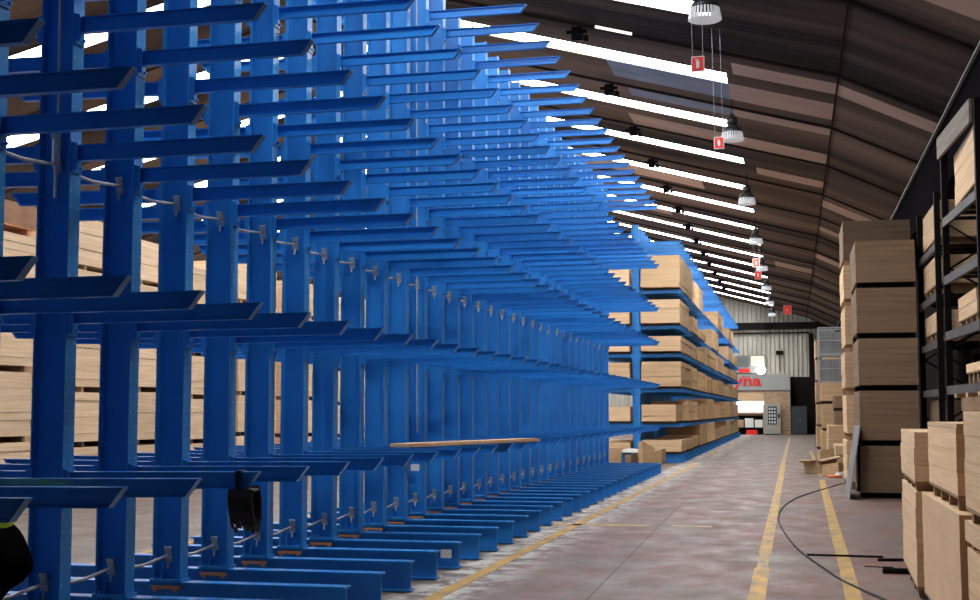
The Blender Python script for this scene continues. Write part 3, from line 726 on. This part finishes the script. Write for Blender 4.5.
# ---------------------------------------------------------------- litter
def crumple(name, cx, cy, z, sx, sy, sz, m, lab, rz, seed, cat, open_top=False):
    rs = random.Random(seed); g = MB()
    P8 = [(-1,-1,0),(1,-1,0),(1,1,0),(-1,1,0),(-1,-1,1),(1,-1,1),(1,1,1),(-1,1,1)]
    pts = [(p[0]*sx/2*(1+rs.uniform(-.15,.15)), p[1]*sy/2*(1+rs.uniform(-.15,.15)), p[2]*sz*(1+rs.uniform(-.3,.3))) for p in P8]
    g.hexa(pts)
    if open_top:
        t = pts[4:]
        for i in range(4):
            a, b2 = Vector(t[i]), Vector(t[(i+1)%4]); out = ((a+b2)/2 - Vector((0,0,sz))).normalized()*sz*.7; out.z = sz*rs.uniform(-.2,.4)
            n = Vector((0,0,.008)); q = [a, b2, b2+out, a+out]
            g.hexa([*(x for x in q), *(x+n for x in q)])
    o = g.build(name, M[m], None, (cx, cy, z)); o.rotation_euler.z = rz
    return tag(o, lab, cat)
crumple('cardboard_box', .68, 38.6, 0, .55, .8, .38, 'card', 'open flattened cardboard box lying on the floor by the right yellow line', .5, 1, 'box', True)
crumple('paper_wrapping', 1.0, 37.6, 0, .35, .5, .3, 'card', 'crumpled brown wrapping beside the open cardboard box', 1.0, 2, 'wrapping')
crumple('paper_wrapping', .85, 39.6, .0, .4, .5, .55, 'card', 'torn brown sheet standing behind the open cardboard box', .2, 3, 'wrapping')
crumple('orange_cloth', .98, 36.0, 0, .36, .3, .06, 'orange', 'small orange scrap on the floor before the cardboard litter', .1, 4, 'scrap')
crumple('white_carton', 1.2, 36.6, 0, .3, .25, .12, 'white', 'small white carton scrap among the cardboard litter on the right', .4, 5, 'carton')
crumple('cardboard_box', -5.75, 44.3, 0, .5, .4, .5, 'card', 'tan cardboard box left of the litter between the two racks', .1, 6, 'box')
crumple('cardboard_box', -4.35, 44.2, 0, .5, .4, .38, 'card', 'tan cardboard box right of the litter between the two racks', -.2, 7, 'box')
crumple('white_sheet', -5.1, 44.2, .36, .75, .35, .1, 'white', 'white plastic sheet on the litter between the two racks', -.5, 8, 'sheet')
crumple('cardboard_box', -5.1, 44.35, 0, .55, .35, .26, 'card', 'flattened carton under the white sheet between the racks', .2, 9, 'box')
crumple('paper_wrapping', -4.6, 43.4, .0, .4, .35, .62, 'card', 'crumpled brown wrapping in the middle of the litter between the racks', .6, 10, 'wrapping')
crumple('paper_bundle', -5.1, 43.5, .0, .3, .25, .3, 'board_dark', 'dark crumpled paper at the foot of the litter between the racks', .9, 11, 'paper')
# white tag plates on two rack members
for (x, y, z, lab) in ((-3.68, 14.322, .17, 'white paper tag stuck on a base beam'), (-5.08, 18.05, .93, 'white card tag tied to a column')):
    o = MB().box(-.06,.06,-.002,0,-.045,.045).build('tag', M['white'], R1, (x-XC, y-YS[0], z)); o['label'] = lab

# ---------------------------------------------------------------- worker bending over at the left edge
def skin(name, verts, edges, radii, m, parent, sub=2, root=0):
    me = bpy.data.meshes.new(name); me.from_pydata(verts, edges, []); o = bpy.data.objects.new(name, me); C.objects.link(o); o.parent = parent
    sk = o.modifiers.new('skin', 'SKIN'); sk.use_smooth_shade = True
    for i, r in enumerate(radii):
        d = me.skin_vertices[0].data[i]; d.radius = (r, r) if not isinstance(r, tuple) else r; d.use_root = (i == root)
    ss = o.modifiers.new('sub', 'SUBSURF'); ss.levels = sub; ss.render_levels = sub
    me.materials.append(m); return o
def person():
    t = empty('person', (-4.535, 7.28, 0), 'person in black trousers and yellow hi-vis vest bending forward beside the nearest columns', 'person'); t.scale = (1.07,)*3
    skinm = mat('skin', (.45,.26,.18), .6); black = mat('black_workwear', (.006,.006,.007), .95, spec=0.0); vis = mat('hi_vis_fabric', (.55,.85,.05), .6); hair = mat('dark_hair', (.02,.014,.01), .7)
    # faces -x. pelvis at (0,0,.92); torso leans forward
    V = [(.03,0,.90), (-.12,0,.96), (-.30,0,1.02), (-.45,0,1.03), (-.56,0,1.0), (-.66,0,.97), (-.74,0,.94)]
    Rr = [.09, .09, .11, .14, .10, .055, .05]
    E = [(0,1),(1,2),(2,3),(3,4),(4,5),(5,6)]
    for s in (-1,1):
        b0 = len(V)
        V += [(-.03,s*.09,.80), (-.25,s*.11,.47), (-.07,s*.12,.11)]; Rr += [.075,.05,.04]; E += [(0,b0),(b0,b0+1),(b0+1,b0+2)]
        V += [(-.18,s*.12,.05), (-.25,s*.13,.035)]; Rr += [.04,.035]; E += [(b0+2,b0+3),(b0+3,b0+4)]
        b1 = len(V)
        V += [(-.47,s*.19,1.0), (-.50,s*.23,.74), (-.62,s*.17,.52), (-.64,s*.16,.45)]; Rr += [.06,.045,.032,.028]; E += [(3,b1),(b1,b1+1),(b1+1,b1+2),(b1+2,b1+3)]
        for k in range(5):   # fingers
            f0 = len(V); ang = (k-2)*.02
            if k == 4: V += [(-.66+.02,s*.13,.43), (-.665,s*.115,.40)]; Rr += [.009,.008]; E += [(b1+3,f0),(f0,f0+1)]
            else:
                ll = (.085,.095,.09,.075)[k]; V += [(-.655-.0,s*.16+(k-1.5)*.02,.40), (-.67,s*.155+(k-1.5)*.02,.40-ll*.45), (-.655,s*.15+(k-1.5)*.02,.40-ll*.8)]; Rr += [.009,.0085,.008]; E += [(b1+3,f0),(f0,f0+1),(f0+1,f0+2)]
    b2 = len(V); V += [(-.80,0,.91), (-.88,0,.87)]; Rr += [.085,.075]; E += [(6,b2),(b2,b2+1)]
    body = skin('body', V, E, Rr, skinm, t)
    # clothes
    tv = [(.03,0,.91),(-.10,0,.95)]; te=[(0,1)]; tr=[.150,.135]
    for s in (-1,1):
        b0=len(tv); tv += [(-.03,s*.09,.80),(-.25,s*.11,.47),(-.07,s*.12,.13)]; tr += [.112,.085,.075]; te += [(0,b0),(b0,b0+1),(b0+1,b0+2)]
    skin('trousers', tv, te, tr, black, t)
    jv = [(.01,0,1.0),(-.14,0,1.0),(-.45,0,1.03),(-.57,0,1.0)]; je=[(0,1),(1,2),(2,3)]; jr=[.13,.175,.162,.10]
    skin('vest', jv, je, jr, vis, t)
    for s in (-1,1):
        skin('sleeve', [(-.46,s*.17,1.0),(-.50,s*.23,.74),(-.61,s*.175,.55)], [(0,1),(1,2)], [.085,.062,.046], black, t)
        skin('boot', [(-.07,s*.12,.16),(-.08,s*.12,.06),(-.18,s*.125,.05),(-.27,s*.13,.045)], [(0,1),(1,2),(2,3)], [.062,.055,.05,.04], mat('boot_leather', (.03,.02,.015), .6), t)
    skin('hair', [(-.79,0,.955),(-.87,0,.93),(-.93,0,.89)], [(0,1),(1,2)], [.09,.085,.06], hair, t)
    h = MB().prism([(-.92,.80),(-.90,.775),(-.93,.79)], -.012, .012, 1); h.build('nose', skinm, body)
    for s in (-1,1):
        MB().lathe([(0,-.012),(.01,-.006),(.012,0),(.01,.006),(0,.012)], (-.945+.01, s*.032, .845), 10).build('eye', mat('eye', (.7,.7,.7), .3), body)
        MB().box(-.84,-.82,s*.083-.006,s*.083+.006,.86,.915).build('ear', skinm, body)
    MB().box(-.905,-.885,-.022,.022,.775,.783).build('mouth', mat('lips', (.35,.14,.12), .6), body)
person()
